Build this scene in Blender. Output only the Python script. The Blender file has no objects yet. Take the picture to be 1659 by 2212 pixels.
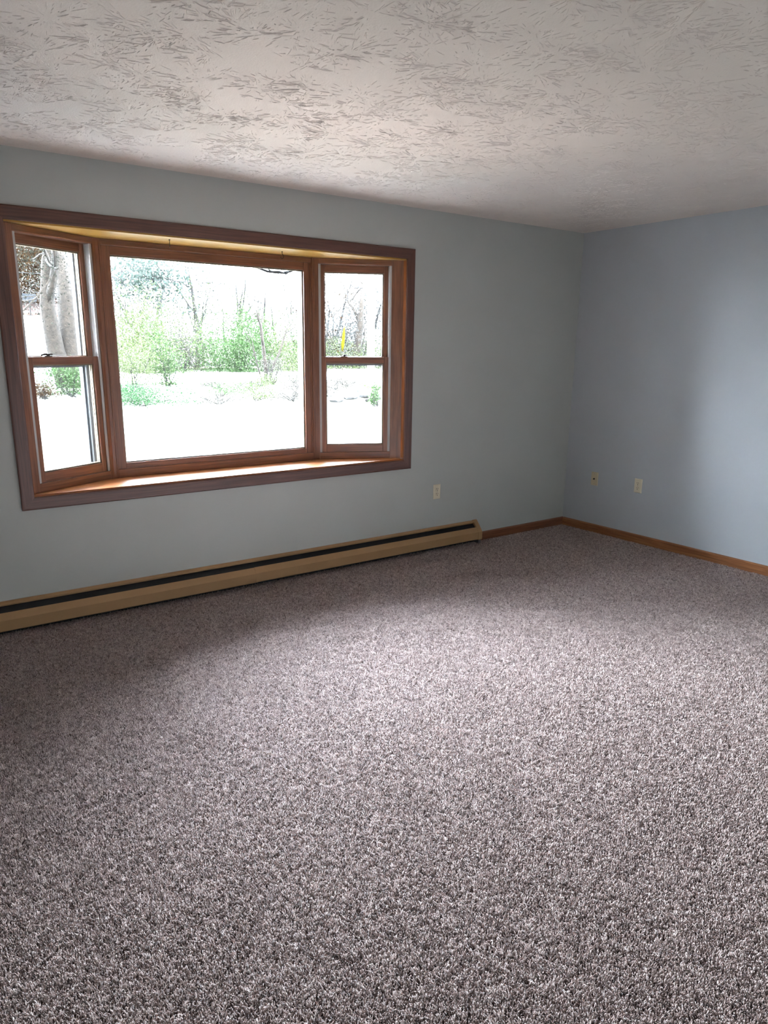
import bpy, bmesh, math, random
import numpy as np
from mathutils import Vector, Matrix

C = bpy.context.scene.collection
S = bpy.context.scene
PI = math.pi

# ------------------------------------------------------------------ camera
cam = bpy.data.cameras.new('camera')
cam.sensor_fit = 'HORIZONTAL'
cam.sensor_width = 36.0
cam.lens = 36.0 * 1535.6 / 1659.0
cam.shift_x = 21.19 / 2212.0 * (2212.0 / 1659.0)
cam.shift_y = 46.64 / 1659.0
cam.clip_start = 0.05
cam.clip_end = 600
co = bpy.data.objects.new('camera', cam); C.objects.link(co)
YAW, PITCH, ROLL = .6177, -.2536, .0086
cy, sy, cp, sp = math.cos(YAW), math.sin(YAW), math.cos(PITCH), math.sin(PITCH)
d_ = Vector((sy*cp, cy*cp, sp)); r_ = Vector((cy, -sy, 0)); u_ = r_.cross(d_)
R_ = math.cos(ROLL)*r_ + math.sin(ROLL)*u_
U_ = -math.sin(ROLL)*r_ + math.cos(ROLL)*u_
M = Matrix((R_, U_, -d_)).transposed().to_4x4()
M.translation = (-4.9904, -4.1008, 1.5085)
co.matrix_world = M
S.camera = co

# ------------------------------------------------------------------ sky, exposure
w = bpy.data.worlds.new('sky'); S.world = w; w.use_nodes = True
nt = w.node_tree; nt.nodes.clear()
wo = nt.nodes.new('ShaderNodeOutputWorld'); bg = nt.nodes.new('ShaderNodeBackground')
tc = nt.nodes.new('ShaderNodeTexCoord'); sx = nt.nodes.new('ShaderNodeSeparateXYZ')
rp = nt.nodes.new('ShaderNodeValToRGB')
rp.color_ramp.elements[0].position = 0.0; rp.color_ramp.elements[0].color = (.81, .895, 1.0, 1)
rp.color_ramp.elements[1].position = 1.0; rp.color_ramp.elements[1].color = (.69, .82, 1.0, 1)
nt.links.new(tc.outputs['Generated'], sx.inputs[0]); nt.links.new(sx.outputs['Z'], rp.inputs[0])
nt.links.new(rp.outputs[0], bg.inputs[0]); bg.inputs[1].default_value = 122.0
nt.links.new(bg.outputs[0], wo.inputs[0])
S.view_settings.view_transform = 'Standard'
S.view_settings.look = 'None'
S.view_settings.gamma = 1.0
S.view_settings.use_curve_mapping = False
S.view_settings.exposure = 0.6
S.cycles.max_bounces = 14
S.cycles.diffuse_bounces = 8
S.cycles.glossy_bounces = 4
S.cycles.transparent_max_bounces = 24
S.cycles.sample_clamp_indirect = 0.0
S.cycles.caustics_reflective = True
S.cycles.caustics_refractive = False

def portal(loc, sx_, sy_, rot):
    l = bpy.data.lights.new('daylight_portal', 'AREA'); l.shape = 'RECTANGLE'
    l.size, l.size_y = sx_, sy_; l.cycles.is_portal = True
    o = bpy.data.objects.new('daylight_portal', l); C.objects.link(o)
    o.location = loc; o.rotation_euler = rot
    return o
portal((-3.07, .48, 1.42), 3.0, 1.6, (-PI/2, 0, 0))
sun = bpy.data.lights.new('sun', 'SUN'); sun.energy = 45.0; sun.angle = .02; sun.color = (1.0, .93, .85)
so = bpy.data.objects.new('sun', sun); C.objects.link(so)
so.rotation_euler = Vector((.10, .12, -1.0)).to_track_quat('-Z', 'Y').to_euler()

# ------------------------------------------------------------------ materials
def mat(name): 
    m = bpy.data.materials.new(name); m.use_nodes = True
    return m, m.node_tree, m.node_tree.nodes['Principled BSDF']

def N(nt, t, **kw):
    n = nt.nodes.new(t)
    for k, v in kw.items():
        if k.startswith('i_'): n.inputs[k[2:].replace('_', ' ')].default_value = v
        else: setattr(n, k, v)
    return n

def ramp(nt, fac, stops):
    r = nt.nodes.new('ShaderNodeValToRGB'); e = r.color_ramp.elements
    while len(e) < len(stops): e.new(.5)
    for q, (p, c) in zip(e, stops): q.position = p; q.color = (*c, 1)
    nt.links.new(fac, r.inputs[0]); return r.outputs[0]

def plain(name, col, rough=.6, spec=.4, metal=0, var=.12, scale=14, bump=0, bscale=200, bdist=.001):
    m, nt, b = mat(name)
    t = N(nt, 'ShaderNodeTexCoord'); n = N(nt, 'ShaderNodeTexNoise'); n.inputs['Scale'].default_value = scale
    n.inputs['Detail'].default_value = 4
    nt.links.new(t.outputs['Object'], n.inputs['Vector'])
    lo = tuple(c*(1-var) for c in col); hi = tuple(min(1, c*(1+var)) for c in col)
    nt.links.new(ramp(nt, n.outputs['Fac'], [(.3, lo), (.7, hi)]), b.inputs['Base Color'])
    b.inputs['Roughness'].default_value = rough; b.inputs['Specular IOR Level'].default_value = spec
    b.inputs['Metallic'].default_value = metal
    if bump:
        n2 = N(nt, 'ShaderNodeTexNoise'); n2.inputs['Scale'].default_value = bscale; n2.inputs['Detail'].default_value = 3
        nt.links.new(t.outputs['Object'], n2.inputs['Vector'])
        bp = N(nt, 'ShaderNodeBump'); bp.inputs['Strength'].default_value = bump; bp.inputs['Distance'].default_value = bdist
        nt.links.new(n2.outputs['Fac'], bp.inputs['Height']); nt.links.new(bp.outputs[0], b.inputs['Normal'])
    return m

def wood(name, dark, mid, light, rough=.3, coat=.4):
    m, nt, b = mat(name)
    t = N(nt, 'ShaderNodeTexCoord'); oi = N(nt, 'ShaderNodeObjectInfo')
    mp = N(nt, 'ShaderNodeMapping'); mp.inputs['Scale'].default_value = (1.6, 42, 1)
    cx = N(nt, 'ShaderNodeCombineXYZ')
    mu = N(nt, 'ShaderNodeMath', operation='MULTIPLY'); mu.inputs[1].default_value = 37.0
    nt.links.new(oi.outputs['Random'], mu.inputs[0]); nt.links.new(mu.outputs[0], cx.inputs['X']); nt.links.new(mu.outputs[0], cx.inputs['Z'])
    nt.links.new(cx.outputs[0], mp.inputs['Location'])
    nt.links.new(t.outputs['UV'], mp.inputs['Vector'])
    n = N(nt, 'ShaderNodeTexNoise'); n.inputs['Scale'].default_value = 2.2; n.inputs['Detail'].default_value = 5; n.inputs['Distortion'].default_value = .5
    nt.links.new(mp.outputs[0], n.inputs['Vector'])
    mp2 = N(nt, 'ShaderNodeMapping'); mp2.inputs['Scale'].default_value = (10, 420, 1)
    nt.links.new(t.outputs['UV'], mp2.inputs['Vector'])
    n2 = N(nt, 'ShaderNodeTexNoise'); n2.inputs['Scale'].default_value = 1.5; n2.inputs['Detail'].default_value = 2
    nt.links.new(mp2.outputs[0], n2.inputs['Vector'])
    a = N(nt, 'ShaderNodeMath', operation='MULTIPLY_ADD'); a.inputs[1].default_value = .35
    nt.links.new(n2.outputs['Fac'], a.inputs[0])
    s = N(nt, 'ShaderNodeMath', operation='SUBTRACT'); s.inputs[1].default_value = .17
    nt.links.new(n.outputs['Fac'], s.inputs[0]); nt.links.new(s.outputs[0], a.inputs[2])
    nt.links.new(ramp(nt, a.outputs[0], [(.28, dark), (.5, mid), (.74, light)]), b.inputs['Base Color'])
    b.inputs['Roughness'].default_value = rough
    b.inputs['Coat Weight'].default_value = coat; b.inputs['Coat Roughness'].default_value = .18
    bp = N(nt, 'ShaderNodeBump'); bp.inputs['Strength'].default_value = .12; bp.inputs['Distance'].default_value = .0006
    nt.links.new(a.outputs[0], bp.inputs['Height']); nt.links.new(bp.outputs[0], b.inputs['Normal'])
    return m

MT = {}
MT['wall_skytint'] = plain('blue_grey_paint_skytint', (.46, .48, .505), .75, .25, var=.015, scale=3, bump=.25, bscale=260, bdist=.0012)  # same paint as the window wall, with bluish daylight tint mixed into its colour
MT['wall'] = plain('blue_grey_paint', (.445, .452, .428), .75, .25, var=.015, scale=3, bump=.25, bscale=260, bdist=.0012)
MT['ceil'] = plain('ceiling_plaster', (.735, .662, .605), .85, .2, var=.02, scale=5, bump=.35, bscale=160, bdist=.002)
MT['oak'] = wood('stained_oak', (.16, .058, .020), (.28, .108, .04), (.40, .17, .066))
MT['bay'] = wood('stained_pine', (.12, .045, .022), (.195, .074, .035), (.265, .107, .05), .32, .35)
MT['sill'] = wood('varnished_sill', (.13, .038, .011), (.25, .082, .022), (.37, .14, .042), .42, .05)
MT['sill'].node_tree.nodes['Principled BSDF'].inputs['Specular IOR Level'].default_value = .22
MT['head'] = wood('pine_lawn_glow', (.34, .16, .028), (.44, .235, .04), (.52, .30, .06), .34, .25)  # pine with yellow light reflected from the lawn put into its colour
MT['casing'] = wood('dark_walnut_stain', (.065, .024, .017), (.105, .040, .028), (.145, .058, .038), .38, .25)
MT['heater'] = plain('tan_enamel', (.37, .215, .10), .42, .4, var=.04, scale=6)
MT['black'] = plain('black_enamel', (.012, .012, .014), .5, .3)
MT['fin'] = plain('aluminium_fin', (.25, .25, .26), .4, .5, metal=.8)
MT['ivory'] = plain('ivory_plastic', (.66, .59, .44), .35, .45, var=.02)
MT['ivory2'] = plain('aged_ivory_plastic', (.60, .50, .33), .35, .45, var=.02)
MT['slot'] = plain('slot_dark', (.015, .013, .012), .6, .2)
MT['brass'] = plain('screw_metal', (.35, .33, .30), .35, .5, metal=.9)
MT['iron'] = plain('dark_iron', (.03, .022, .02), .4, .5, metal=.6)
MT['vinyl'] = plain('white_vinyl', (.018, .019, .020), .45, .35, var=.03)
MT['alu'] = plain('grey_blue_aluminium', (.009, .012, .016), .4, .3, var=.05)
MT['liner'] = plain('grey_jamb_liner', (.42, .41, .40), .5, .35, var=.05)
MT['siding'] = plain('white_siding', (.7, .71, .70), .6, .3, var=.04)
MT['gasket'] = plain('cream_glazing_stop', (.16, .125, .08), .5, .3)

def glass():
    m = bpy.data.materials.new('window_glass'); m.use_nodes = True; nt = m.node_tree; nt.nodes.clear()
    o = N(nt, 'ShaderNodeOutputMaterial'); t = N(nt, 'ShaderNodeBsdfTransparent'); g = N(nt, 'ShaderNodeBsdfGlossy')
    t.inputs[0].default_value = (.96, .975, .97, 1); g.inputs['Roughness'].default_value = .02
    f = N(nt, 'ShaderNodeFresnel'); f.inputs[0].default_value = 1.45
    x = N(nt, 'ShaderNodeMixShader'); nt.links.new(f.outputs[0], x.inputs[0]); nt.links.new(t.outputs[0], x.inputs[1]); nt.links.new(g.outputs[0], x.inputs[2])
    nt.links.new(x.outputs[0], o.inputs[0]); return m
MT['glass'] = glass()

def pile():
    m, nt, b = mat('carpet_yarn')
    g = N(nt, 'ShaderNodeAttribute', attribute_name='tone')
    nt.links.new(ramp(nt, g.outputs['Fac'], [(.05, (.075, .042, .033)), (.22, (.16, .105, .09)), (.48, (.39, .29, .262)), (.78, (.65, .53, .495)), (1, (.80, .695, .66))]), b.inputs['Base Color'])
    b.inputs['Roughness'].default_value = .9; b.inputs['Specular IOR Level'].default_value = .12
    b.inputs['Sheen Weight'].default_value = .75; b.inputs['Sheen Roughness'].default_value = .4; b.inputs['Sheen Tint'].default_value = (1, .93, .93, 1)
    return m
MT['pile'] = pile()
MT['backing'] = plain('carpet_backing', (.12, .09, .085), .95, .1)

def leafmat(name, stops, trans=.35):
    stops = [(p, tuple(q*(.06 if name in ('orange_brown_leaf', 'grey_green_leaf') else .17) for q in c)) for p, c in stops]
    m = bpy.data.materials.new(name); m.use_nodes = True; nt = m.node_tree; nt.nodes.clear()
    o = N(nt, 'ShaderNodeOutputMaterial'); g = N(nt, 'ShaderNodeNewGeometry')
    c = ramp(nt, g.outputs['Random Per Island'], stops)
    d = N(nt, 'ShaderNodeBsdfDiffuse'); t = N(nt, 'ShaderNodeBsdfTranslucent'); x = N(nt, 'ShaderNodeMixShader')
    x.inputs[0].default_value = trans
    nt.links.new(c, d.inputs[0]); nt.links.new(c, t.inputs[0]); nt.links.new(d.outputs[0], x.inputs[1]); nt.links.new(t.outputs[0], x.inputs[2])
    nt.links.new(x.outputs[0], o.inputs[0]); return m
MT['lime'] = leafmat('spring_lime_leaf', [(0, (.05, .07, .022)), (.5, (.125, .155, .07)), (1, (.20, .21, .15))])
MT['green'] = leafmat('green_leaf', [(0, (.025, .055, .016)), (.5, (.075, .13, .05)), (1, (.15, .19, .11))])
MT['deep'] = leafmat('deep_green_leaf', [(0, (.015, .05, .02)), (.5, (.05, .11, .045)), (1, (.12, .17, .10))])
MT['orange'] = leafmat('orange_brown_leaf', [(0, (.07, .035, .018)), (.5, (.14, .075, .04)), (1, (.20, .15, .09))])
MT['brownleaf'] = leafmat('dry_brown_leaf', [(0, (.06, .052, .043)), (.5, (.13, .115, .10)), (1, (.2, .19, .17))])
MT['lichen'] = leafmat('grey_green_leaf', [(0, (.045, .05, .038)), (.5, (.095, .10, .08)), (1, (.15, .15, .118))])
MT['bud'] = leafmat('pale_grey_buds', [(0, (.05, .048, .045)), (.4, (.12, .116, .108)), (1, (.22, .22, .205))])
MT['needle'] = leafmat('evergreen_needle', [(0, (.045, .065, .05)), (.5, (.10, .13, .11)), (1, (.17, .19, .17))])
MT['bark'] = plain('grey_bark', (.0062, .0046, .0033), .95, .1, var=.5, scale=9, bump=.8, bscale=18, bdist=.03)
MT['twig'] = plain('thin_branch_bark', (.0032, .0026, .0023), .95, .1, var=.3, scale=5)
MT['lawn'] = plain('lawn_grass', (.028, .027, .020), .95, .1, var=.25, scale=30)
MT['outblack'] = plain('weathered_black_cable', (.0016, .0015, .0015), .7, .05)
MT['bounce'] = plain('pinkish_bounce', (.18, .138, .125), .9, .2, var=.1, scale=8)
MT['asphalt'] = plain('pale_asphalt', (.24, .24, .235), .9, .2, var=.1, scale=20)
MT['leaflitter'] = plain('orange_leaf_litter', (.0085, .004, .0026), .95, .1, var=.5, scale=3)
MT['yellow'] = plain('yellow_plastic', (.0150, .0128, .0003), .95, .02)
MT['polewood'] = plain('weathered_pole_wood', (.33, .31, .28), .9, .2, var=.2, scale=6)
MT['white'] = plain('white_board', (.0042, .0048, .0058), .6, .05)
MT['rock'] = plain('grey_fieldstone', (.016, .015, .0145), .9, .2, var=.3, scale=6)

# ------------------------------------------------------------------ mesh helpers
class MB:
    def __init__(s): s.v, s.f, s.uv = [], [], []
    def poly(s, pts, faces, uvs=None):
        o = len(s.v); s.v += [tuple(p) for p in pts]
        for k, f in enumerate(faces):
            s.f.append(tuple(i + o for i in f))
            s.uv.append(uvs[k] if uvs else [(pts[i][0], pts[i][2]) for i in f])
    def box(s, lo, hi, ax=None):
        lo = Vector(lo); hi = Vector(hi); d = hi - lo
        if ax is None: ax = max(range(3), key=lambda i: abs(d[i]))
        c = [(lo.x, lo.y, lo.z), (hi.x, lo.y, lo.z), (hi.x, hi.y, lo.z), (lo.x, hi.y, lo.z),
             (lo.x, lo.y, hi.z), (hi.x, lo.y, hi.z), (hi.x, hi.y, hi.z), (lo.x, hi.y, hi.z)]
        F = [(0, 3, 2, 1), (4, 5, 6, 7), (0, 1, 5, 4), (1, 2, 6, 5), (2, 3, 7, 6), (3, 0, 4, 7)]
        o = [i for i in range(3) if i != ax]
        U = [[(c[i][ax], c[i][o[0]] + 1.37*c[i][o[1]]) for i in f] for f in F]
        s.poly(c, F, U); return s
    def prism(s, foot, z0, z1, along='z'):
        """vertical prism over a footprint polygon (counter-clockwise seen from above)"""
        n = len(foot); p = [(x, y, z0) for x, y in foot] + [(x, y, z1) for x, y in foot]
        F = [tuple(range(n))[::-1], tuple(range(n, 2*n))] + [(i, (i+1) % n, n+(i+1) % n, n+i) for i in range(n)]
        if along == 'z': U = [[(p[i][2], p[i][0] + .7*p[i][1]) for i in f] for f in F]
        else: U = [[(p[i][0], p[i][1] + 1.3*p[i][2]) for i in f] for f in F]
        s.poly(p, F, U); return s
    def extrude(s, prof, a, b, across, out, ma=0.0, mb=0.0):
        """profile of (u, h): u along 'across', h along 'out'; ends mitred by ma, mb times u"""
        a = Vector(a); b = Vector(b); ac = Vector(across); ou = Vector(out); t = (b - a).normalized(); L = (b-a).length
        n = len(prof)
        pa = [a + ac*u + ou*h + t*(ma*u) for u, h in prof]; pb = [b + ac*u + ou*h + t*(mb*u) for u, h in prof]
        p = pa + pb; per = [0]
        for i in range(n): per.append(per[-1] + math.dist(prof[i], prof[(i+1) % n]))
        F = [(i, (i+1) % n, n+(i+1) % n, n+i) for i in range(n)]
        U = [[(0, per[i]), (0, per[i+1]), (L, per[i+1]), (L, per[i])] for i in range(n)]
        F += [tuple(range(n))[::-1], tuple(range(n, 2*n))]
        U += [[(0, prof[i][0]) for i in range(n)][::-1], [(L, prof[i][0]) for i in range(n)]]
        if t.dot(ac.cross(ou)) < 0: F = [f[::-1] for f in F]; U = [q[::-1] for q in U]
        s.poly(p, F, U); return s
    def tube(s, pts, rad, k=6, caps=True):
        pts = [Vector(p) for p in pts]; n = len(pts)
        rad = rad if hasattr(rad, '__len__') else [rad]*n
        o = len(s.v); ref = Vector((.31, .52, .79))
        for i, p in enumerate(pts):
            t = (pts[min(n-1, i+1)] - pts[max(0, i-1)]).normalized()
            a = t.cross(ref)
            if a.length < .1: a = t.cross(Vector((1, 0, 0)))
            a.normalize(); b = t.cross(a)
            for j in range(k):
                q = p + (a*math.cos(2*PI*j/k) + b*math.sin(2*PI*j/k))*rad[i]; s.v.append(tuple(q))
        for i in range(n-1):
            for j in range(k):
                j2 = (j+1) % k; s.f.append((o+i*k+j, o+i*k+j2, o+(i+1)*k+j2, o+(i+1)*k+j))
                s.uv.append([(i, j/k), (i, (j+1)/k), (i+1, (j+1)/k), (i+1, j/k)])
        if caps:
            s.f.append(tuple(o+j for j in range(k))[::-1]); s.uv.append([(0, 0)]*k)
            s.f.append(tuple(o+(n-1)*k+j for j in range(k))); s.uv.append([(0, 0)]*k)
        return s
    def lathe(s, prof, c, axis, k=20):
        axis = Vector(axis).normalized(); c = Vector(c)
        a = axis.cross(Vector((.3, .5, .8))).normalized(); b = axis.cross(a); o = len(s.v); n = len(prof)
        for r, h in prof:
            for j in range(k): s.v.append(tuple(c + axis*h + (a*math.cos(2*PI*j/k) + b*math.sin(2*PI*j/k))*r))
        for i in range(n-1):
            for j in range(k):
                j2 = (j+1) % k; s.f.append((o+i*k+j, o+i*k+j2, o+(i+1)*k+j2, o+(i+1)*k+j)); s.uv.append([(0, 0)]*4)
        s.f.append(tuple(o+j for j in range(k))[::-1]); s.uv.append([(0, 0)]*k)
        s.f.append(tuple(o+(n-1)*k+j for j in range(k))); s.uv.append([(0, 0)]*k)
        return s
    def build(s, name, m, parent=None, bevel=0, T=None, smooth=False):
        me = bpy.data.meshes.new(name); v = s.v
        if T is not None: v = [tuple(T @ Vector(p)) for p in v]
        me.from_pydata(v, [], s.f); ul = me.uv_layers.new(name='UVMap')
        ul.data.foreach_set('uv', [c for f in s.uv for p in f for c in p])
        me.materials.append(MT[m] if isinstance(m, str) else m)
        if smooth: me.shade_smooth()
        o = bpy.data.objects.new(name, me); C.objects.link(o)
        if parent is not None: o.parent = parent
        if bevel:
            md = o.modifiers.new('bevel', 'BEVEL'); md.width = bevel; md.segments = 2; md.limit_method = 'ANGLE'; md.angle_limit = .6
        return o

def tag(o, label=None, cat=None, group=None, kind=None):
    for k, v in (('label', label), ('category', cat), ('group', group), ('kind', kind)):
        if v: o[k] = v
    return o
def empty(name, label, cat, kind=None, group=None):
    o = bpy.data.objects.new(name, None); C.objects.link(o); o.empty_display_size = .05
    return tag(o, label, cat, group, kind)
def B(*a, **k): return MB().box(*a, **k)

def np_mesh(name, V, F, m, loops=None):
    """big mesh from numpy arrays; F is (n, k)"""
    me = bpy.data.meshes.new(name); n, k = F.shape
    me.vertices.add(len(V)); me.vertices.foreach_set('co', np.ascontiguousarray(V, np.float32).ravel())
    me.loops.add(n*k); me.loops.foreach_set('vertex_index', np.ascontiguousarray(F, np.int32).ravel())
    me.polygons.add(n); me.polygons.foreach_set('loop_start', np.arange(0, n*k, k, dtype=np.int32))
    me.update(calc_edges=True); me.materials.append(MT[m])
    o = bpy.data.objects.new(name, me); C.objects.link(o); return o

# ------------------------------------------------------------------ room shell
H = 2.44
XL, YB = -6.0, -5.0
OX0, OX1, OZ0, OZ1 = -4.335, -1.805, .700, 2.135
g = MB()
g.box((XL-.1, 0, -.05), (OX0, .03, H+.05)); g.box((OX1, 0, -.05), (.1, .03, H+.05))
g.box((OX0, 0, -.05), (OX1, .03, OZ0)); g.box((OX0, 0, OZ1), (OX1, .03, H+.05))
tag(g.build('wall_window', 'wall'), 'blue grey painted wall holding the wood framed bay window', 'wall', kind='structure')
tag(B((0, YB-.1, -.05), (.1, 0, H+.05)).build('wall_right', 'wall_skytint'), 'blue grey painted wall with jack plate and outlet, beyond the corner', 'wall', kind='structure')
tag(B((XL-.1, YB-.1, -.05), (XL, 0, H+.05)).build('wall_left', 'wall'), 'blue grey side wall outside the picture', 'wall', kind='structure')
tag(B((XL, YB-.1, -.05), (0, YB, H+.05)).build('wall_back', 'wall'), 'blue grey back wall behind the camera', 'wall', kind='structure')

fl = tag(B((XL, YB, -.05), (0, 0, -.009)).build('floor', 'backing'), 'wall to wall carpeted floor in mottled mauve brown pile', 'floor', kind='structure')
ce = tag(B((XL, YB, H), (0, 0, H+.05)).build('ceiling', 'ceil'), 'white ceiling with stomped brush plaster texture', 'ceiling', kind='structure')

# ceiling relief: stomped crow's-foot ridges, joined into one part
def ridges():
    rng = np.random.default_rng(5); V = []; F = []
    base = 0
    gx = np.arange(XL+.1, 0, .185); gy = np.arange(YB+1.2, 0, .185)
    for x0 in gx:
        for y0 in gy:
            cxp = x0 + rng.uniform(-.09, .09); cyp = y0 + rng.uniform(-.09, .09)
            n = rng.integers(62, 100); ph = rng.uniform(0, 2*PI); fan = rng.uniform(2.4, 2*PI)
            for k in range(n):
                a = ph + fan*rng.random(); r = rng.uniform(.010, .15); L = rng.uniform(.012, .026)*rng.uniform(1, 2.4) if k % 2 else rng.uniform(.005, .016)
                wd = rng.uniform(.0008, .0018)*(1.1 if k % 2 else .85); hh = wd*rng.uniform(.9, 1.7)
                px = cxp + math.cos(a)*r; py = cyp + math.sin(a)*r
                if k % 4 == 0: a += rng.uniform(-1.2, 1.2)
                bend = rng.uniform(-9, 9)
                pts = []
                for i in range(4):
                    pts.append((px, py)); st = L/3; px += math.cos(a)*st; py += math.sin(a)*st; a += bend*st
                if min(p[0] for p in pts) < XL or max(p[0] for p in pts) > -.004 or max(p[1] for p in pts) > -.004: continue
                for i, (qx, qy) in enumerate(pts):
                    j = min(i, 2); dx = pts[j+1][0]-pts[j][0]; dy = pts[j+1][1]-pts[j][1]; l = math.hypot(dx, dy) + 1e-9
                    nx, ny = -dy/l*wd, dx/l*wd; s = (.35, 1, .9, .25)[i]
                    V += [(qx+nx*s, qy+ny*s, H+.0003), (qx+nx*.15*s, qy+ny*.15*s, H-hh*s), (qx-nx*s, qy-ny*s, H+.0003)]
                for i in range(3):
                    o = base + i*3
                    F += [(o, o+1, o+4, o+3), (o+1, o+2, o+5, o+4)]
                base += 12
    return np.array(V), np.array(F)
V, F = ridges()
o = np_mesh('plaster_ridges', V, F, 'ceil'); o.parent = ce; tag(o, kind='stuff')

# carpet: one 1 m patch of bent yarn tufts, laid over the floor in turned tiles
def tufts():
    rng = np.random.default_rng(3); ny, nx, m = 104, 120, 6          # rows of knots run along the window wall
    gx = (np.arange(nx) + .5)/nx; gy = (np.arange(ny) + .5)/ny
    KX, KY = np.meshgrid(gx, gy)
    KX = KX + (np.arange(ny) % 2)[:, None]*.5/nx + rng.uniform(-.34, .34, KX.shape)/nx
    KY = KY + rng.uniform(-.22, .22, KY.shape)/ny
    KH = np.clip(1 + rng.normal(0, .16, KX.shape), .6, 1.35); KA = rng.uniform(0, 2*PI, KX.shape)
    KLx = rng.normal(0, .0011, KX.shape); KLy = rng.normal(0, .0011, KX.shape) - .0004
    rp_ = lambda q: np.repeat(q.ravel(), m)
    j = np.tile(np.arange(m), nx*ny); k = len(j)
    a = rp_(KA) + 2*PI*j/(m-1) + rng.uniform(-.5, .5, k); r = np.where(j == m-1, .0004, rng.uniform(.0018, .0037, k))
    X = rp_(KX) + np.cos(a)*r; Y = rp_(KY) + np.sin(a)*r
    hh = rp_(KH)*np.where(j == m-1, .0118, .0088) + rng.normal(0, .0009, k); hh = np.clip(hh, .005, .016)
    cu = a + rng.choice([-1, 1], k)*rng.uniform(.3, 1.5, k)
    ln = rng.uniform(.0020, .0058, k)
    tw = rng.uniform(0, 2*PI, k); rad = rng.uniform(.0012, .00185, k)
    V = np.zeros((k, 10, 3)); hs = [0, .62, .96]; rs = [.9, 1.1, .8]
    for i in range(3):
        h = hs[i]; off = h**1.35
        cx = X + off*(np.cos(cu)*ln + rp_(KLx)); cyy = Y + off*(np.sin(cu)*ln + rp_(KLy))
        for q in range(3):
            t = tw + 2*PI*q/3 + h*1.2
            V[:, i*3+q, 0] = cx + np.cos(t)*rad*rs[i]; V[:, i*3+q, 1] = cyy + np.sin(t)*rad*rs[i]
            V[:, i*3+q, 2] = h*hh - .009
    V[:, 9, 0] = V[:, 6:9, 0].mean(1) + np.cos(cu)*.0010; V[:, 9, 1] = V[:, 6:9, 1].mean(1) + np.sin(cu)*.0010
    V[:, 9, 2] = hh*1.05 - .009
    fs = []
    for i in range(2):
        for q in range(3):
            e, b, c, d = i*3+q, i*3+(q+1) % 3, (i+1)*3+(q+1) % 3, (i+1)*3+q
            fs += [(e, b, c), (e, c, d)]
    fs += [(6, 7, 9), (7, 8, 9), (8, 6, 9)]
    F = (np.arange(k)[:, None, None]*10 + np.array(fs)[None]).reshape(-1, 3)
    V[..., 0] -= .5; V[..., 1] -= .5
    tone = np.clip(.5 +   .24*rp_(rng.normal(0, .60, KX.shape)) + .5*(rng.random(k)-.5), 0, 1)
    return V.reshape(-1, 3), F, np.repeat(tone, 10)
V, F, tone = tufts()
cp_ = np_mesh('carpet_pile', V, F, 'pile')
at_ = cp_.data.attributes.new('tone', 'FLOAT', 'POINT'); at_.data.foreach_set('value', tone.astype(np.float32)); cp_.parent = fl; tag(cp_, kind='stuff')
ng = bpy.data.node_groups.new('lay_tiles', 'GeometryNodeTree')
ng.interface.new_socket('Geometry', in_out='INPUT', socket_type='NodeSocketGeometry')
ng.interface.new_socket('Geometry', in_out='OUTPUT', socket_type='NodeSocketGeometry')
gi = ng.nodes.new('NodeGroupInput'); go = ng.nodes.new('NodeGroupOutput')
gr = ng.nodes.new('GeometryNodeMeshGrid'); gr.inputs['Size X'].default_value = 5; gr.inputs['Size Y'].default_value = 4
gr.inputs['Vertices X'].default_value = 6; gr.inputs['Vertices Y'].default_value = 5
tr = ng.nodes.new('GeometryNodeTransform'); tr.inputs['Translation'].default_value = (-3.0, -2.5, 0)
ip = ng.nodes.new('GeometryNodeInstanceOnPoints')
rv = ng.nodes.new('FunctionNodeRandomValue'); rv.data_type = 'INT'
ri = [q for q in rv.inputs if q.enabled and q.type == 'INT']
ri[0].default_value = 0; ri[1].default_value = 1
mm = ng.nodes.new('ShaderNodeMath'); mm.operation = 'MULTIPLY'; mm.inputs[1].default_value = PI
cb = ng.nodes.new('ShaderNodeCombineXYZ'); er = ng.nodes.new('FunctionNodeEulerToRotation')
lk = ng.links.new
lk(gr.outputs['Mesh'], tr.inputs['Geometry']); lk(tr.outputs[0], ip.inputs['Points']); lk(gi.outputs[0], ip.inputs['Instance'])
lk([q for q in rv.outputs if q.enabled and q.type == 'INT'][0], mm.inputs[0]); lk(mm.outputs[0], cb.inputs['Z'])
lk(cb.outputs[0], er.inputs[0]); lk(er.outputs[0], ip.inputs['Rotation']); lk(ip.outputs[0], go.inputs[0])
md = cp_.modifiers.new('lay_tiles', 'NODES'); md.node_group = ng

# baseboards
BP = [(-.009, 0), (-.009, .014), (.058, .014), (.062, .011), (.067, .006), (.069, 0)]
MBb = MB().extrude(BP, (-1.062, 0, 0), (0, 0, 0), (0, 0, 1), (0, -1, 0))
tag(MBb.build('baseboard_window', 'bay'), 'stained wood baseboard between the heater and the corner', 'baseboard', kind='structure')  # darker wood than the right-hand board, standing in for the corner's shade
MBb = MB().extrude(BP, (0, -.0145, 0), (0, YB, 0), (0, 0, 1), (-1, 0, 0))
tag(MBb.build('baseboard_right', 'oak'), 'stained wood baseboard along the right-hand wall', 'baseboard', kind='structure')

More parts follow.
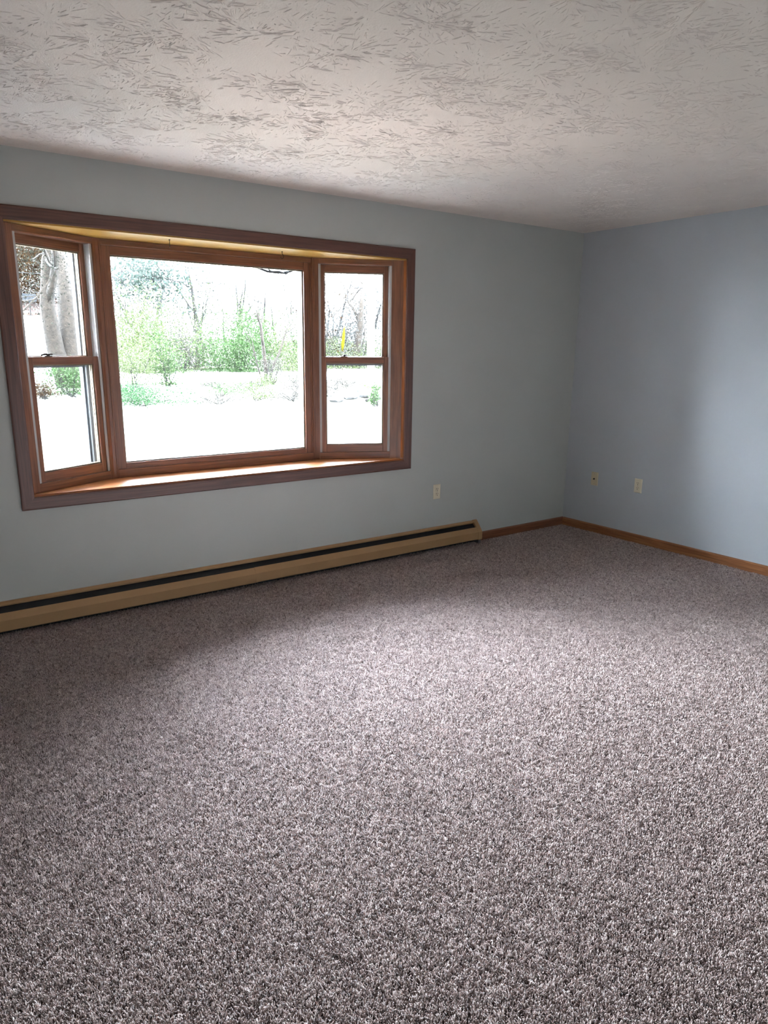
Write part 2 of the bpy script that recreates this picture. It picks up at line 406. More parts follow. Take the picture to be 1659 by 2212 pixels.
# ------------------------------------------------------------------ bay window
X0i, X1i, Z0i, Z1i = -4.315, -1.827, .727, 2.108          # inner edge of the casing
CW = .067
t1 = empty('trim_1', 'stained wood casing and lining boards of the bay window', 'trim', 'structure')
CP = [(0, 0), (0, .013), (.003, .0155), (.010, .0165), (.030, .0175), (.056, .019), (.062, .0185), (.067, .015), (.067, 0)]
y0 = -.0005
MB().extrude(CP, (X0i, y0, Z1i), (X1i, y0, Z1i), (0, 0, 1), (0, -1, 0), -1, 1).build('casing', 'casing', t1)
MB().extrude(CP, (X0i, y0, Z0i), (X1i, y0, Z0i), (0, 0, -1), (0, -1, 0), -1, 1).build('casing', 'casing', t1)
MB().extrude(CP, (X0i, y0, Z0i), (X0i, y0, Z1i), (-1, 0, 0), (0, -1, 0), -1, 1).build('casing', 'casing', t1)
MB().extrude(CP, (X1i, y0, Z0i), (X1i, y0, Z1i), (1, 0, 0), (0, -1, 0), -1, 1).build('casing', 'casing', t1)

A = Vector((-3.81, .285)); Bq = Vector((-2.39, .285))
tl = (A - Vector((-4.28, .035))).normalized(); nl = Vector((-tl.y, tl.x))
tr_ = (Vector((-1.89, .055)) - Bq).normalized(); nr = Vector((-tr_.y, tr_.x))
def Lp(s, d): p = A + tl*s + nl*d; return (p.x, p.y)
def Rp(s, d): p = Bq + tr_*s + nr*d; return (p.x, p.y)
ZS, ZH = .738, 2.100
# seat board and head board of the bay
foot = [(X0i, -.006), (X1i, -.006), (X1i, .030), Rp(.57, .10), Rp(.02, .115), (-2.39, .40), (-3.81, .40), Lp(-.02, .115), Lp(-.53, .10), (X0i, .022)]
MB().prism(foot, .705, ZS, 'x').build('sill_board', 'sill', t1, .002)
hb = foot[:]; hb[0] = (X0i, 0.0); hb[1] = (X1i, 0.0)
MB().prism(hb, ZH, 2.133, 'x').build('head_board', 'head', t1)
# side boards: the casing strip in the plane of each side window, and its return to the wall
MB().prism([Lp(-.578, 0), Lp(-.524, 0), Lp(-.524, .10), Lp(-.578, .03)], ZS, ZH).build('jamb_board', 'bay', t1)
MB().prism([Rp(.537, 0), Rp(.624, 0), Rp(.624, .03), Rp(.537, .10)], ZS, ZH).build('jamb_board', 'bay', t1)
MB().prism([(X1i-.001, -.004), (X1i+.020, -.004), (X1i+.020, .06), (X1i-.001, .030)], ZS, ZH).build('return_board', 'sill', t1)
MB().prism([(X0i-.018, -.004), (X0i+.001, -.004), (X0i+.001, .020), (X0i-.018, .04)], ZS, ZH).build('return_board', 'sill', t1)
# mullion posts at the two corners of the bay
MB().prism([Lp(-.026, 0), (A.x, A.y), (-3.784, .285), (-3.784, .395), (A.x, .395), Lp(-.026, .11)], ZS, ZH).build('mullion', 'bay', t1)
MB().prism([(-2.412, .285), (Bq.x, Bq.y), Rp(.028, 0), Rp(.028, .11), (Bq.x, .395), (-2.412, .395)], ZS, ZH).build('mullion', 'bay', t1)
for px_, s in ((-3.784, -1), (-2.412, 1)):                     # thin beads on the posts
    MB().tube([(px_+s*.006, .2835, ZS), (px_+s*.006, .2835, ZH)], .0035, 8).build('bead', 'bay', t1)
# outer shell of the bay, eave and roof edge
sh = empty('trim_2', 'white painted outer shell of the bay below the eave', 'trim', 'structure')
ofoot = [(-4.40, .032), (-1.74, .032), (-1.74, .15), (-2.33, .46), (-3.87, .46), (-4.40, .18)]
MB().prism(ofoot, .60, .703, 'x').build('bay_floor', 'siding', sh)
MB().prism(ofoot, 2.136, 2.30, 'x').build('bay_roof', 'siding', sh)
tag(B((XL-.3, .032, 2.47), (.4, .50, 2.55)).build('trim_3', 'siding'), 'white eave soffit above the bay window outside', 'trim', kind='structure')

def frame_T(o2, t2, n2): 
    m = Matrix.Identity(4); m[0][0], m[1][0] = t2.x, t2.y; m[0][1], m[1][1] = n2.x, n2.y; m[0][3], m[1][3] = o2.x, o2.y
    return m

def sash(parent, T, name, s0, s1, z0, z1, d0, d1, st, rb, rt, lab=None):
    e = bpy.data.objects.new(name, None); C.objects.link(e); e.parent = parent; e.empty_display_size = .05
    e['label'] = lab
    for a, b in ((s0, s0+st), (s1-st, s1)): B((a, d0, z0), (b, d1, z1), 2).build('stile', 'bay', e, .0025, T)
    B((s0+st, d0+.001, z0), (s1-st, d1-.001, z0+rb), 0).build('rail', 'bay', e, .0025, T)
    B((s0+st, d0+.001, z1-rt), (s1-st, d1-.001, z1), 0).build('rail', 'bay', e, .0025, T)
    dm = (d0+d1)/2 + .004
    B((s0+st-.004, dm, z0+rb-.004), (s1-st+.004, dm+.004, z1-rt+.004)).build('glass_pane', 'glass', e, 0, T)
    g = MB(); q = .007                                           # glazing beads round the pane
    for dd0, dd1 in ((dm-.009, dm-.0005), (dm+.0045, dm+.012)):
        g.box((s0+st, dd0, z0+rb), (s0+st+q, dd1, z1-rt)); g.box((s1-st-q, dd0, z0+rb), (s1-st, dd1, z1-rt))
        g.box((s0+st+q, dd0, z0+rb), (s1-st-q, dd1, z0+rb+q)); g.box((s0+st+q, dd0, z1-rt-q), (s1-st-q, dd1, z1-rt))
    g.build('glazing_bead', 'gasket', e, 0, T)
    return e

def double_hung(name, label, T, s0, s1, lock, wide):
    r = empty(name, label, 'window', 'structure')
    # stops facing the room
    B((s0, -.001, ZS), (s1, .06, .788), 0).build('bottom_stop', 'bay', r, .003, T)
    B((s0, -.001, 2.064), (s1, .10, ZH), 0).build('head_stop', 'bay', r, .003, T)
    B((s0+.006, -.003, 2.067), (s1-.006, 0, 2.074), 0).build('head_bead', 'bay', r, .001, T)
    # vinyl jamb liners with two tracks each
    for a, sg in ((s0, 1), (s1, -1)):
        g = MB(); lo, hi = sorted((a, a+sg*.011)); g.box((lo, .004, .788), (hi, .092, 2.064))
        for dd in (.004, .042, .080):
            lo, hi = sorted((a+sg*.011, a+sg*.016)); g.box((lo, dd, .788), (hi, dd+.005, 2.064))
        g.build('jamb_liner', 'liner', r, 0, T)
    a, b = s0+.013, s1-.013
    up = sash(r, T, 'upper_sash', a, b, 1.412, 2.068, .049, .079, .034, .042, .050, 'upper sliding sash')
    lo_ = sash(r, T, 'lower_sash', a, b, .785, 1.456, .010, .041, .036, .056, .042, 'lower sliding sash')
    # sash lock on the meeting rail
    k = MB(); c = lock
    k.box((c-.024, .014, 1.456), (c+.024, .036, 1.461)); k.tube([(c+.004, .025, 1.460), (c+.004, .025, 1.470)], [.011, .009], 12)
    k.box((c-.006, .008, 1.464), (c+.022, .018, 1.472))
    if wide: k.tube([(c, .024, 1.468), (c-.03, .012, 1.468), (c-.058, .0, 1.464)], [.007, .006, .004], 8)
    o = k.build('sash_lock', 'iron', lo_, .001, T); o['label'] = 'dark metal sash lock'
    # storm window outside: frame, meeting rail, side tracks
    g = empty_part('storm_window', r)
    for u0, u1 in ((s0, s0+.026), (s1-.026, s1)):
        B((u0, .100, .775), (u1, .135, 2.085), 2).build('storm_stile', 'vinyl', g, 0, T)
        v0 = u0+.026 if u0 == s0 else u0-.012
        B((v0, .116, .79), (v0+.012, .142, 2.07), 2).build('screen_track', 'alu', g, 0, T)
    B((s0+.038, .108, 1.395), (s1-.038, .130, 1.425), 0).build('storm_rail', 'alu', g, 0, T)
    B((s0, .100, .745), (s1, .14, .785), 0).build('storm_rail', 'vinyl', g, 0, T)
    B((s0, .100, 2.064), (s1, .135, 2.10), 0).build('storm_rail', 'vinyl', g, 0, T)
    return r
def empty_part(name, parent):
    e = bpy.data.objects.new(name, None); C.objects.link(e); e.parent = parent; e.empty_display_size = .05; return e

TL = frame_T(A, tl, nl); TR = frame_T(Bq, tr_, nr)
double_hung('window_2', 'narrow angled double hung window, its lock lever swung open', TL, -.524, -.026, -.372, True)
double_hung('window_3', 'narrow angled double hung window with small square lock, nearest the bare wall', TR, .028, .537, .205, False)
# picture window in the middle
TCm = frame_T(Vector((0, .285)), Vector((1, 0)), Vector((0, 1)))
w1 = empty('window_1', 'wide fixed picture window in the middle of the bay', 'window', 'structure')
B((-3.784, -.001, ZS), (-2.412, .05, .790), 0).build('bottom_stop', 'bay', w1, .003, TCm)
B((-3.784, -.001, 2.066), (-2.412, .10, ZH), 0).build('head_stop', 'bay', w1, .003, TCm)
B((-3.776, -.004, 2.068), (-2.42, 0, 2.075), 0).build('head_bead', 'bay', w1, .001, TCm)
for a, b in ((-3.784, -3.774), (-2.422, -2.412)): B((a, .004, .79), (b, .022, 2.066), 2).build('side_stop', 'bay', w1, .002, TCm)
sash(w1, TCm, 'picture_sash', -3.776, -2.420, .786, 2.070, .010, .052, .046, .038, .052, 'fixed sash of the picture window')
st_ = empty_part('outer_frame', w1)
for a, b in ((-3.784, -3.74), (-2.456, -2.412)): B((a, .056, .77), (b, .125, 2.09), 2).build('outer_stile', 'vinyl', st_, 0, TCm)
B((-3.74, .056, .75), (-2.456, .125, .80), 0).build('outer_rail', 'vinyl', st_, 0, TCm)
B((-3.74, .056, 2.04), (-2.456, .125, 2.10), 0).build('outer_rail', 'vinyl', st_, 0, TCm)

# screw hooks under the head board
def hook(x, y, rot, label):
    g = MB(); c, s = math.cos(rot), math.sin(rot)
    P = [(0, ZH+.008), (0, ZH-.010), (.001, ZH-.016), (.008, ZH-.022), (.011, ZH-.031), (.007, ZH-.040), (-.001, ZH-.043), (-.009, ZH-.039), (-.011, ZH-.032)]
    g.tube([(x+c*u, y+s*u, z) for u, z in P], .0019, 8)
    g.lathe([(.0055, 0), (.0055, .002), (.003, .004)], (x, y, ZH-.0045), (0, 0, 1), 12)
    tag(g.build('screw_hook', 'iron', smooth=True), label, 'hook', 'screw hooks under the bay head board')
hook(-3.455, .081, 1.2, 'dark screw hook under the bay head board, nearer the window with the open lock lever')
hook(-2.712, .133, .1, 'dark screw hook under the bay head board, nearer the bare wall')

# ------------------------------------------------------------------ baseboard heater
ht = empty('baseboard_heater', 'long tan baseboard heater under the bay window', 'heater')
HX0, HX1 = -5.95, -1.075
prof = [(0, 0), (.178, 0), (.178, .006), (.168, .024), (.164, .024), (.170, .006), (.02, .005), (.0, .005)]
MB().extrude([(u, h+.001) for u, h in prof], (HX0, 0, 0), (HX1, 0, 0), (0, 0, 1), (0, -1, 0)).build('back_panel', 'heater', ht)
fp = [(.126, .050), (.129, .052), (.093, .077), (.036, .078), (.030, .070), (.033, .068), (.038, .074), (.091, .073)]
JX = -3.058
MB().extrude(fp, (HX0, 0, 0), (JX+.004, 0, 0), (0, 0, 1), (0, -1, 0)).build('front_cover', 'heater', ht)
MB().extrude([(u+.0022, h+.0018) for u, h in fp], (JX-.012, 0, 0), (HX1, 0, 0), (0, 0, 1), (0, -1, 0)).build('front_cover', 'heater', ht)
MB().extrude([(.150, .010), (.153, .011), (.122, .046), (.119, .045)], (HX0, 0, 0), (HX1, 0, 0), (0, 0, 1), (0, -1, 0)).build('damper', 'black', ht)
g = MB(); g.tube([(HX0, -.038, .065), (HX1, -.038, .065)], .011, 10); g.build('heating_pipe', 'fin', ht)
g = MB()
for k in range(240):
    x = HX0 + .03 + k*.02
    if x < HX1-.05: g.box((x, -.062, .04), (x+.0012, -.014, .09))
tag(g.build('fin_pack', 'fin', ht), kind='stuff')
MB().extrude([(0.028, .004), (.182, .001), (.182, .010), (.131, .055), (.096, .081), (.034, .082), (.028, .074)], (HX1-.034, 0, 0), (HX1+.010, 0, 0), (0, 0, 1), (0, -1, 0)).build('end_cap', 'heater', ht, .002)
g = MB(); g.box((HX1-.02, -.072, -.004), (HX1+.004, -.02, .034)); g.build('foot_bracket', 'fin', ht, .001)
B((HX0, -.012, -.004), (HX1, -.006, .03)).build('toe_plate', 'black', ht)

# ------------------------------------------------------------------ wall plates
def plate(name, label, P, xd, out, kind, m):
    """P = centre on the wall, xd = direction across the plate, out = direction into the room"""
    xd = Vector(xd); out = Vector(out); z = Vector((0, 0, 1)); T = Matrix((xd, z, out)).transposed().to_4x4(); T.translation = P
    e = empty(name, label, 'outlet' if kind == 'duplex' else 'wall jack', group='duplex outlets' if kind == 'duplex' else None)
    g = MB(); W, Hh = .035, .057
    lo = [(-W, -Hh), (W, -Hh), (W, Hh), (-W, Hh)]
    pts = [(x, y, 0) for x, y in lo] + [(x*.97, y*.98, .003) for x, y in lo] + [(x*.86, y*.92, .0062) for x, y in lo]
    F = [(3, 2, 1, 0), (8, 9, 10, 11)] + [(a+i, a+(i+1) % 4, a+4+(i+1) % 4, a+4+i) for a in (0, 4) for i in range(4)]
    g.poly(pts, F); g.build('cover_plate', m, e, 0, T)
    if kind == 'duplex':
        for s in (1, -1):
            r = MB(); n = 20; c = s*.0195
            ring = [(max(-.0165, min(.0165, .0172*math.cos(2*PI*i/n)))*1.0, c + max(-.0135, min(.0135, .0165*math.sin(2*PI*i/n)))) for i in range(n)]
            p = [(x, y, .005) for x, y in ring] + [(x*.97, c+(y-c)*.97, .0084) for x, y in ring]
            r.poly(p, [tuple(range(n))[::-1], tuple(range(n, 2*n))] + [(i, (i+1) % n, n+(i+1) % n, n+i) for i in range(n)])
            ro = r.build('receptacle', m, e, 0, T)
            B((-.0078, c+.0005, .0080), (-.0050, c+.0095, .0090)).build('slot', 'slot', ro, 0, T)
            B((.0050, c+.0015, .0080), (.0078, c+.0090, .0090)).build('slot', 'slot', ro, 0, T)
            MB().lathe([(.0032, 0), (.0032, .001)], (0, c-.0068, .0080), (0, 0, 1), 12).build('ground_hole', 'slot', ro, 0, T)
        MB().lathe([(.0034, 0), (.0034, .001), (.002, .0018)], (0, 0, .006), (0, 0, 1), 14).build('screw', 'brass', e, 0, T)
    else:
        MB().lathe([(.0075, 0), (.0075, .002), (.0065, .0028)], (0, 0, .006), (0, 0, 1), 6).build('jack_nut', 'iron', e, 0, T)
        MB().lathe([(.0048, 0), (.0048, .009), (.0042, .0098)], (0, 0, .0085), (0, 0, 1), 14).build('coax_jack', 'iron', e, 0, T)
        for s in (1, -1): MB().lathe([(.003, 0), (.003, .001), (.002, .0016)], (0, s*.042, .0056), (0, 0, 1), 12).build('screw', 'brass', e, 0, T)
plate('wall_outlet', 'ivory duplex outlet on the window wall above the heater end', (-1.492, -.0006, .454), (1, 0, 0), (0, -1, 0), 'duplex', 'ivory')
plate('wall_outlet', 'ivory duplex outlet on the wall beyond the corner, beside the jack plate', (-.0006, -.736, .464), (0, -1, 0), (-1, 0, 0), 'duplex', 'ivory')
plate('jack_plate', 'yellowed plate with one dark cable jack, next to the room corner', (-.0006, -.311, .458), (0, -1, 0), (-1, 0, 0), 'coax', 'ivory2')

# ------------------------------------------------------------------ outdoors
def sm(a, b, v): t = min(1, max(0, (v-a)/(b-a))); return t*t*(3-2*t)
def terr(x, y):
    z = -.6 + .62*sm(19, 24, y) + .08*sm(24, 40, y)
    k = (x+5)/(y+4.1) if y > 0 else 1; f = 1 - sm(.225, .29, k)
    z += (min(max(0, y-26), 60)*.078)*f
    z += 2.6*sm(86, 96, y)*f + 3*sm(70, 120, y)*(1-f)
    return z
def sheet(name, xs, ys, m, dz=0, skirt=False):
    if skirt: ys = [ys[0]-.05] + list(ys) + [ys[-1]+.05]
    V = [(x(y) if callable(x) else x, y, 0) for y in ys for x in xs]; V = [(a, b, terr(a, b) + (-.3 if skirt and b in (ys[0], ys[-1]) else dz)) for a, b, _ in V]
    n = len(xs); g = MB()
    fs = [(j*n+i, j*n+i+1, (j+1)*n+i+1, (j+1)*n+i) for j in range(len(ys)-1) for i in range(n-1)]
    g.poly(V, fs); return g.build(name, m, smooth=True)
lin = lambda a, b, n: [a + (b-a)*i/(n-1) for i in range(n)]
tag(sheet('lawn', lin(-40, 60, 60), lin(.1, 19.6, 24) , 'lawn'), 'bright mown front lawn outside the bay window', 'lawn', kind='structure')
tag(sheet('bounce_strip', lin(-9, 3, 12), (.6, 1.6, 2.8), 'bounce', .03), 'unseen pinkish strip added below the bay window to bounce light onto the ceiling', 'bounce_strip', kind='structure')  # added ground strip, never in view, throws pink bounce light on the ceiling
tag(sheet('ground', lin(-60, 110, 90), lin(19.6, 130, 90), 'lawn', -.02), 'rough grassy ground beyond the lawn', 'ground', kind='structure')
tag(sheet('road', lin(-20, 90, 70), lin(27, 36, 8), 'asphalt', .02, True), 'pale road passing beyond the weedy bank', 'road', kind='structure')
f_ = lambda k: (lambda y: -5 + k*(y+4.1))
tag(sheet('driveway', [f_(k) for k in (.160, .175, .19, .203)], lin(27, 86, 60), 'asphalt', .12, True), 'pale driveway climbing the hill behind the big maple', 'driveway', kind='structure')
tag(sheet('leaf_bank', [f_(k) for k in lin(.14, .25, 10)], lin(86.5, 125, 30), 'leaflitter', .25, True), 'bank of orange fallen leaves above the driveway', 'bank', kind='structure')

def leaves(rng, pts, size, name, m, parent, flat=.5):
    n = len(pts); P = np.array(pts)
    a = rng.normal(size=(n, 3)); a /= np.linalg.norm(a, axis=1)[:, None]
    b = np.cross(a, rng.normal(size=(n, 3))); b /= np.linalg.norm(b, axis=1)[:, None]
    s = rng.uniform(.6, 1.3, n)[:, None]*size
    V = np.stack([P-a*s, P+b*s*.45, P+a*s, P-b*s*.45], 1).reshape(-1, 3)
    F = np.arange(n*4).reshape(n, 4)
    o = np_mesh(name, V, F, m); o.parent = parent; tag(o, kind='stuff'); return o

TW = [.004]
def branch(rng, g, p, d, L, r, depth, tips, droop=0.0, kids=(2, 4), k=5):
    pts = [p.copy()]; rad = [r]; n = 4
    for i in range(n):
        d = (d + Vector(rng.normal(0, .13, 3)) + Vector((0, 0, -droop))).normalized()
        p = p + d*(L/n); pts.append(p.copy()); rad.append(max(TW[0], r*(1-(.55 if k < 8 else .7)*(i+1)/n)))
        if depth <= 1: tips.append(p.copy())
    g.tube(pts, rad[:-1] + [rad[-1]*.12], k, caps=True)
    if depth > 0:
        for _ in range(rng.integers(*kids)):
            i = rng.integers(2, n+1); q = Vector(rng.normal(0, 1, 3)); q = (d*1.0 + q*.62).normalized()
            branch(rng, g, pts[i], q, L*rng.uniform(.5, .75), rad[i]*rng.uniform(.5, .75), depth-1, tips, droop, kids, 4)

def tree(name, label, x, y, stems, depth, leaf=None, nleaf=0, lsize=.05, spread=.3, group=None, seed=0, bark='twig', kids=(2, 4), cat='tree'):
    rng = np.random.default_rng(seed + 100); e = empty(name, label, cat, group=group)
    z = terr(x, y); e.location = (x, y, z); tips = []; TW[0] = .004 if y < 30 else .010
    for i, (dx, dy, L, r, lean) in enumerate(stems):
        g = MB(); p = Vector((dx, dy, -.1)); d = Vector(lean).normalized()
        branch(rng, g, p, d, L, r, depth, tips, kids=kids, k=8 if r > .1 else 5)
        g.build('trunk' if r > .05 else 'stem', bark, e, smooth=True)
    if nleaf:
        T = np.array([tuple(t) for t in tips]); P = T[rng.integers(0, len(T), nleaf)] + rng.normal(0, spread, (nleaf, 3))
        leaves(rng, P, lsize, 'foliage', leaf, e)
    return e

def bush(name, label, x, y, w, h, n, m, lsize=.06, seed=0, stems=7, group=None, cat='shrub', base=.05, d=None):
    rng = np.random.default_rng(seed+500); e = empty(name, label, cat, group=group); e.location = (x, y, terr(x, y))
    g = MB()
    n = int(n*2.2); lsize *= .62
    lobes = [(rng.normal(0, w*.22), rng.normal(0, w*.2), h*rng.uniform(.16, .8), w*rng.uniform(.16, .3), h*rng.uniform(.12, .24)) for _ in range(9)]
    for i in range(stems):
        lx, ly, lz = lobes[i % 9][:3]; a = Vector((rng.normal(0, .08), rng.normal(0, .08), -.05)); b = Vector((lx, ly, lz+h*.1)); c = (a+b)/2 + Vector(rng.normal(0, .12*w/2, 3))
        g.tube([a, c, b, b + Vector((rng.normal(0, .1), rng.normal(0, .1), h*.15))], [.02, .014, .008, .004], 5)
    g.build('stem', 'twig', e)
    P = []
    for i in range(n):
        lx, ly, lz, lr, lh = lobes[rng.integers(0, 9)]; q = rng.normal(size=3); q *= (rng.random()**.4)/np.linalg.norm(q)
        if i % 10 < 3: lz *= rng.random()
        P.append((lx + q[0]*lr*1.5, ly + q[1]*lr*1.5, max(base*rng.uniform(.5, 3), lz + q[2]*lh*2.0)))
    leaves(rng, P, lsize, 'foliage', m, e)
    return e

# big maple beside the driveway, seen through the angled window
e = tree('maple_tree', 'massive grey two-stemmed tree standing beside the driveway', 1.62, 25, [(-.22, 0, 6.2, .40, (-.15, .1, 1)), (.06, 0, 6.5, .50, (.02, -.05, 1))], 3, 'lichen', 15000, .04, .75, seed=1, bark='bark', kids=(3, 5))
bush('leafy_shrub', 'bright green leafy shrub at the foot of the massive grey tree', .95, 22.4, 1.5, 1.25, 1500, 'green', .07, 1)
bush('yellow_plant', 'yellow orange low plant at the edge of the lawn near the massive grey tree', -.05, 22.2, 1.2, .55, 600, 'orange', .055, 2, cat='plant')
# basketball hoop at the top of the driveway
hp = empty('basketball_hoop', 'basketball hoop on a thin pole at the top of the driveway', 'basketball hoop')
hx, hy = f_(.1845)(85), 85.0; hz = terr(hx, hy)
B((hx-.4, hy-.2, hz), (hx+.4, hy+.3, hz+.16)).build('base', 'outblack', hp)
MB().tube([(hx, hy, hz+.1), (hx, hy, hz+1.75), (hx, hy-.2, hz+1.9)], .05, 8).build('pole', 'outblack', hp)
B((hx-.7, hy-.26, hz+1.6), (hx+.7, hy-.20, hz+2.4)).build('backboard', 'white', hp)
MB().tube([(hx+.22*math.cos(a), hy-.5+.22*math.sin(a), hz+1.75) for a in lin(0, 2*PI, 15)], .02, 6).build('rim', 'orange', hp)
g = MB()
for k in range(10):
    a = 2*PI*k/10; g.tube([(hx+.22*math.cos(a), hy-.5+.22*math.sin(a), hz+1.75), (hx+.12*math.cos(a+.3), hy-.5+.12*math.sin(a+.3), hz+1.35)], .014, 4)
g.build('net', 'white', hp)
bush('orange_bush', 'orange leaved thicket on the leaf bank behind the basketball hoop', 12.4, 92, 7.5, 8.5, 7500, 'orange', .24, 3, 9)
bush('orange_bush', 'dull green and brown thicket on the hill between hoop and maple', 15.2, 100, 13, 16, 12000, 'lichen', .28, 4, 9)
# bank between lawn and road
bush('ground_cover', 'deep green spreading ground cover where lawn meets the bank, below the tall narrow bush', 2.9, 20.8, 2.6, .75, 2200, 'deep', .06, 5, cat='plant')
bush('ground_cover', 'pale green weeds on the bank in front of the road gap', 6.2, 21.8, 2.8, .45, 800, 'green', .05, 6, cat='plant')
bush('tall_bush', 'tall narrow leafy bush on the bank before the road', 5.08, 24.5, 1.15, 2.6, 1500, 'green', .07, 7)
bush('lime_bush', 'lime green spreading bush at the inner end of the bank', 3.7, 24.3, 2.3, 1.7, 1600, 'lime', .07, 8)
tree('forked_tree', 'slender forked bare tree rising from the bank before the road', 9.5, 24.5, [(0, 0, 3.3, .10, (-.05, 0, 1)), (.06, 0, 3.2, .065, (.42, 0, 1)), (-.1, .1, 2.2, .04, (-.3, .1, 1))], 2, seed=11, bark='bark')
bush('dry_brush', 'dry brown brush round the foot of the forked tree', 9.6, 24.2, 1.5, 1.2, 900, 'brownleaf', .05, 9, 16)
bush('dry_brush', 'pale weedy brush on the bank beside the forked tree', 10.9, 24.6, 1.4, 1.0, 600, 'lime', .05, 10, 12)
for i, (x, y) in enumerate(((7.4, 21.0), (8.6, 20.6), (9.5, 21.4), (7.9, 22.6), (10.4, 21.2), (6.6, 23.2), (8.7, 23.4), (11.6, 22.3), (12.6, 22.9), (13.4, 21.8), (10.2, 22.8), (5.6, 20.6))):
    bush('weed_clump', 'low dry brown weed clump on the bank edge' if i % 3 else 'low green weed clump on the bank edge', x, y, 1.9, .5, 480, 'brownleaf' if i % 3 else 'lime', .055, 20+i, 8, 'dry weeds along the bank edge' if i % 3 else 'green weeds along the bank edge', 'plant')
# far side of the road
bush('green_bush', 'large rounded green bush across the road', 14.3, 37.5, 3.8, 3.9, 5200, 'green', .11, 11)
bush('lime_thicket', 'lime green thicket across the road behind the narrow bush', 8.8, 38.5, 5.0, 4.4, 5600, 'lime', .11, 12)
bush('brown_thicket', 'brown leafless thicket across the road next to the big rounded bush', 11.4, 39, 2.6, 3.2, 1500, 'brownleaf', .09, 13, 14)
bush('lime_thicket', 'tall lime thicket behind the big rounded bush', 13.2, 42, 7.5, 5.8, 6500, 'lime', .11, 14)
bush('yellow_bush', 'yellow green bush across the road behind the forked tree', 17.6, 38.5, 4.0, 3.4, 3600, 'lime', .10, 15)
bush('yellow_bush', 'yellow green bush behind the yellow marker', 23.8, 41.2, 5.5, 2.2, 3000, 'lime', .09, 16)
bush('dark_bush', 'dark green bush across the road behind the yellow marker', 21.6, 44, 4.5, 4.2, 2200, 'green', .10, 17)
bush('yellow_bush', 'yellow green bush beside the utility pole', 27.4, 41, 2.6, 3.2, 1300, 'lime', .09, 18)
bush('fern_plant', 'small bright green plant on the lawn edge before the bank', 10.9, 18.3, .55, .95, 260, 'green', .07, 19, cat='plant')
for i, (x, y, w_, h_) in enumerate(((11.0, 50, 6, 8.5), (14.5, 54, 7, 10), (18.5, 51, 7, 9), (23.0, 56, 8, 10), (27.5, 51, 7, 8), (33.5, 52, 8, 9), (23.4, 46, 5, 6.5), (29.5, 46.5, 6, 6.5), (26.5, 44.5, 4, 5))):
    bush('budding_thicket', 'pale tangle of budding saplings filling the woodland across the road', x, y, w_, h_, 4200, 'bud', .13, 80+i, 24, 'budding sapling thickets in the woodland')
# woodland: bare spring trees beyond the road
tl_ = [(8.6, 48), (10.6, 52), (12.2, 50), (14.6, 56), (16.2, 49), (18.6, 55), (18.4, 47), (20.4, 50), (25.0, 57), (24.6, 52), (28.7, 50), (33.0, 58), (31.7, 47), (12.9, 63), (15.6, 66), (9.4, 45.5), (11.3, 47), (13.6, 53.5), (16.6, 58), (19.6, 60), (21.8, 54), (23.2, 59), (21.4, 47.5), (26.2, 46), (27.6, 55), (30.4, 53), (17.6, 51.5), (29.4, 45.5)]
for i, (x, y) in enumerate(tl_):
    tree('bare_tree', 'thin bare spring tree in the woodland across the road', x, y, [(0, 0, 6.5, .07+.035*(i % 4), (.05*(i % 3-1), 0, 1))], 4, 'bud', 1300, .06, .9, 'bare woodland trees across the road', 30+i)
tree('grey_tree', 'thick grey tree leaning beside the utility pole across the road', 25.9, 42, [(0, 0, 6.5, .40, (-.04, 0, 1)), (-.3, .1, 4.5, .13, (-.5, 0, 1)), (.2, .1, 4.0, .10, (.3, 0, 1))], 4, 'orange', 700, .09, .5, seed=61, bark='bark')
tree('evergreen_tree', 'hazy evergreen crown high behind the utility wire', 14.9, 46, [(0, 0, 7.5, .2, (.02, 0, 1))], 2, 'needle', 2600, .16, .8, seed=62)
tree('evergreen_tree', 'hazy evergreen behind the tall lime thicket', 17.4, 62, [(0, 0, 10, .22, (0, 0, 1))], 2, 'needle', 2600, .2, 1.0, seed=63)
# utility pole, wires, yellow guy guard
up_ = empty('utility_pole', 'pale weathered utility pole beyond the road', 'pole')
px_, py_ = 25.9, 40.0
MB().tube([(px_, py_, terr(px_, py_)-.2), (px_, py_, 9.5)], [.30, .22], 14).build('shaft', 'polewood', up_, smooth=True)
B((px_-1.1, py_-.33, 8.6), (px_+1.1, py_-.21, 8.75)).build('crossarm', 'polewood', up_)
for s in (-1, 0, 1): MB().lathe([(.05, 0), (.06, .06), (.03, .14)], (px_+s*.9, py_-.27, 8.75), (0, 0, 1), 10).build('insulator', 'white', up_)
def wire(label, P, sag, r):
    a, b = Vector(P[0]), Vector(P[1])
    pts = [a.lerp(b, t) - Vector((0, 0, sag*4*t*(1-t))) for t in lin(0, 1, 24)]
    tag(MB().tube(pts, r, 5).build('utility_wire', 'outblack'), label, 'wire', 'overhead utility wires')
wire('upper overhead wire strung to the utility pole', ((-14, 44, 6.0), (25.9, 40.0, 5.75)), .35, .017)
wire('overhead wire strung onward from the utility pole', ((25.9, 40.0, 5.75), (60, 44, 6.3)), .3, .014)
gy = empty('guy_wire', 'guy wire anchored in the bank with a yellow guard', 'guy wire')
gx_, gyy = 21.25, 36.9; gz = terr(gx_, gyy)
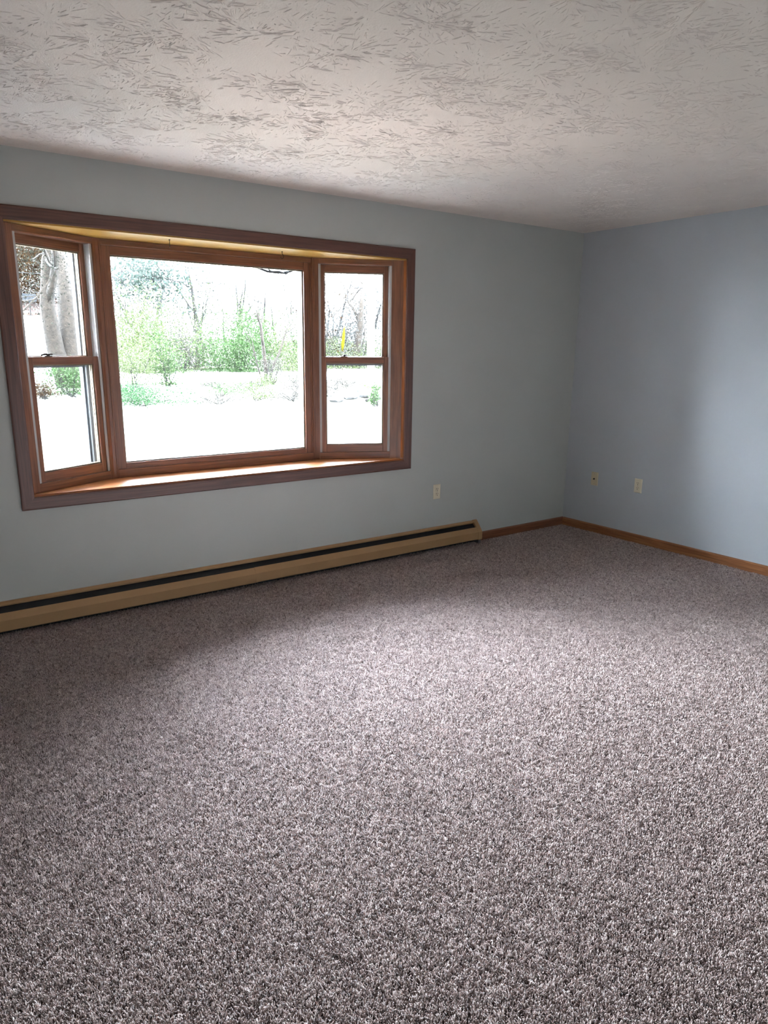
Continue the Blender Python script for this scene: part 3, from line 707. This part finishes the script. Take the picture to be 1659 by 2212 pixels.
MB().tube([(gx_, gyy, gz-.1), (gx_+1.6, gyy+1.0, 8.0)], .014, 5).build('cable', 'outblack', gy)
q = Vector((1.6, 1.0, 8.0-gz)).normalized()
MB().tube([Vector((gx_, gyy, gz)) + q*s for s in (1.35, 1.7, 2.4, 2.95)], [.05, .11, .10, .04], 10).build('guard', 'yellow', gy, smooth=True)
# stones and a fallen branch at the lawn edge
rng = random.Random(4)
for i, (x, y) in enumerate(((11.3, 20.6), (12.2, 20.9), (13.0, 20.4), (10.4, 20.2), (12.6, 21.6))):
    bm = bmesh.new(); bmesh.ops.create_icosphere(bm, subdivisions=2, radius=.22+.06*(i % 3))
    for v in bm.verts: v.co = Vector((v.co.x*1.6, v.co.y, v.co.z*.6)) * (1 + rng.uniform(-.16, .16))
    me = bpy.data.meshes.new('field_stone'); bm.to_mesh(me); bm.free(); me.materials.append(MT['rock'])
    o = bpy.data.objects.new('field_stone', me); C.objects.link(o); o.location = (x, y, terr(x, y)+.06); o.rotation_euler = (0, 0, i*1.1)
    tag(o, 'grey field stone lying at the lawn edge by the road bank', 'stone', 'field stones along the lawn edge')
g = MB(); g.tube([(11.6, 19.9, terr(11.6, 19.9)+.06), (12.6, 20.0, terr(12.6, 20)+.12), (13.8, 20.1, terr(13.8, 20.1)+.10), (14.6, 20.4, terr(14.6, 20.4)+.2)], [.07, .06, .045, .02], 6)
tag(g.build('fallen_branch', 'twig', smooth=True), 'fallen grey branch lying along the lawn edge', 'branch')
# drooping cable tacked under the outside of the bay head
g = MB(); g.tube([(-2.80, .43, 2.036), (-2.70, .47, 2.026), (-2.64, .49, 2.014), (-2.57, .495, 2.011), (-2.51, .49, 2.013), (-2.46, .47, 2.026), (-2.44, .42, 2.04)], .008, 6); g.tube([(-2.66, .44, 2.03), (-2.62, .47, 2.013), (-2.55, .475, 2.016), (-2.50, .48, 2.005), (-2.47, .45, 2.03)], .006, 6)
tag(g.build('drooping_cable', 'outblack', smooth=True), 'dark cable drooping outside the top corner of the picture window', 'cable')
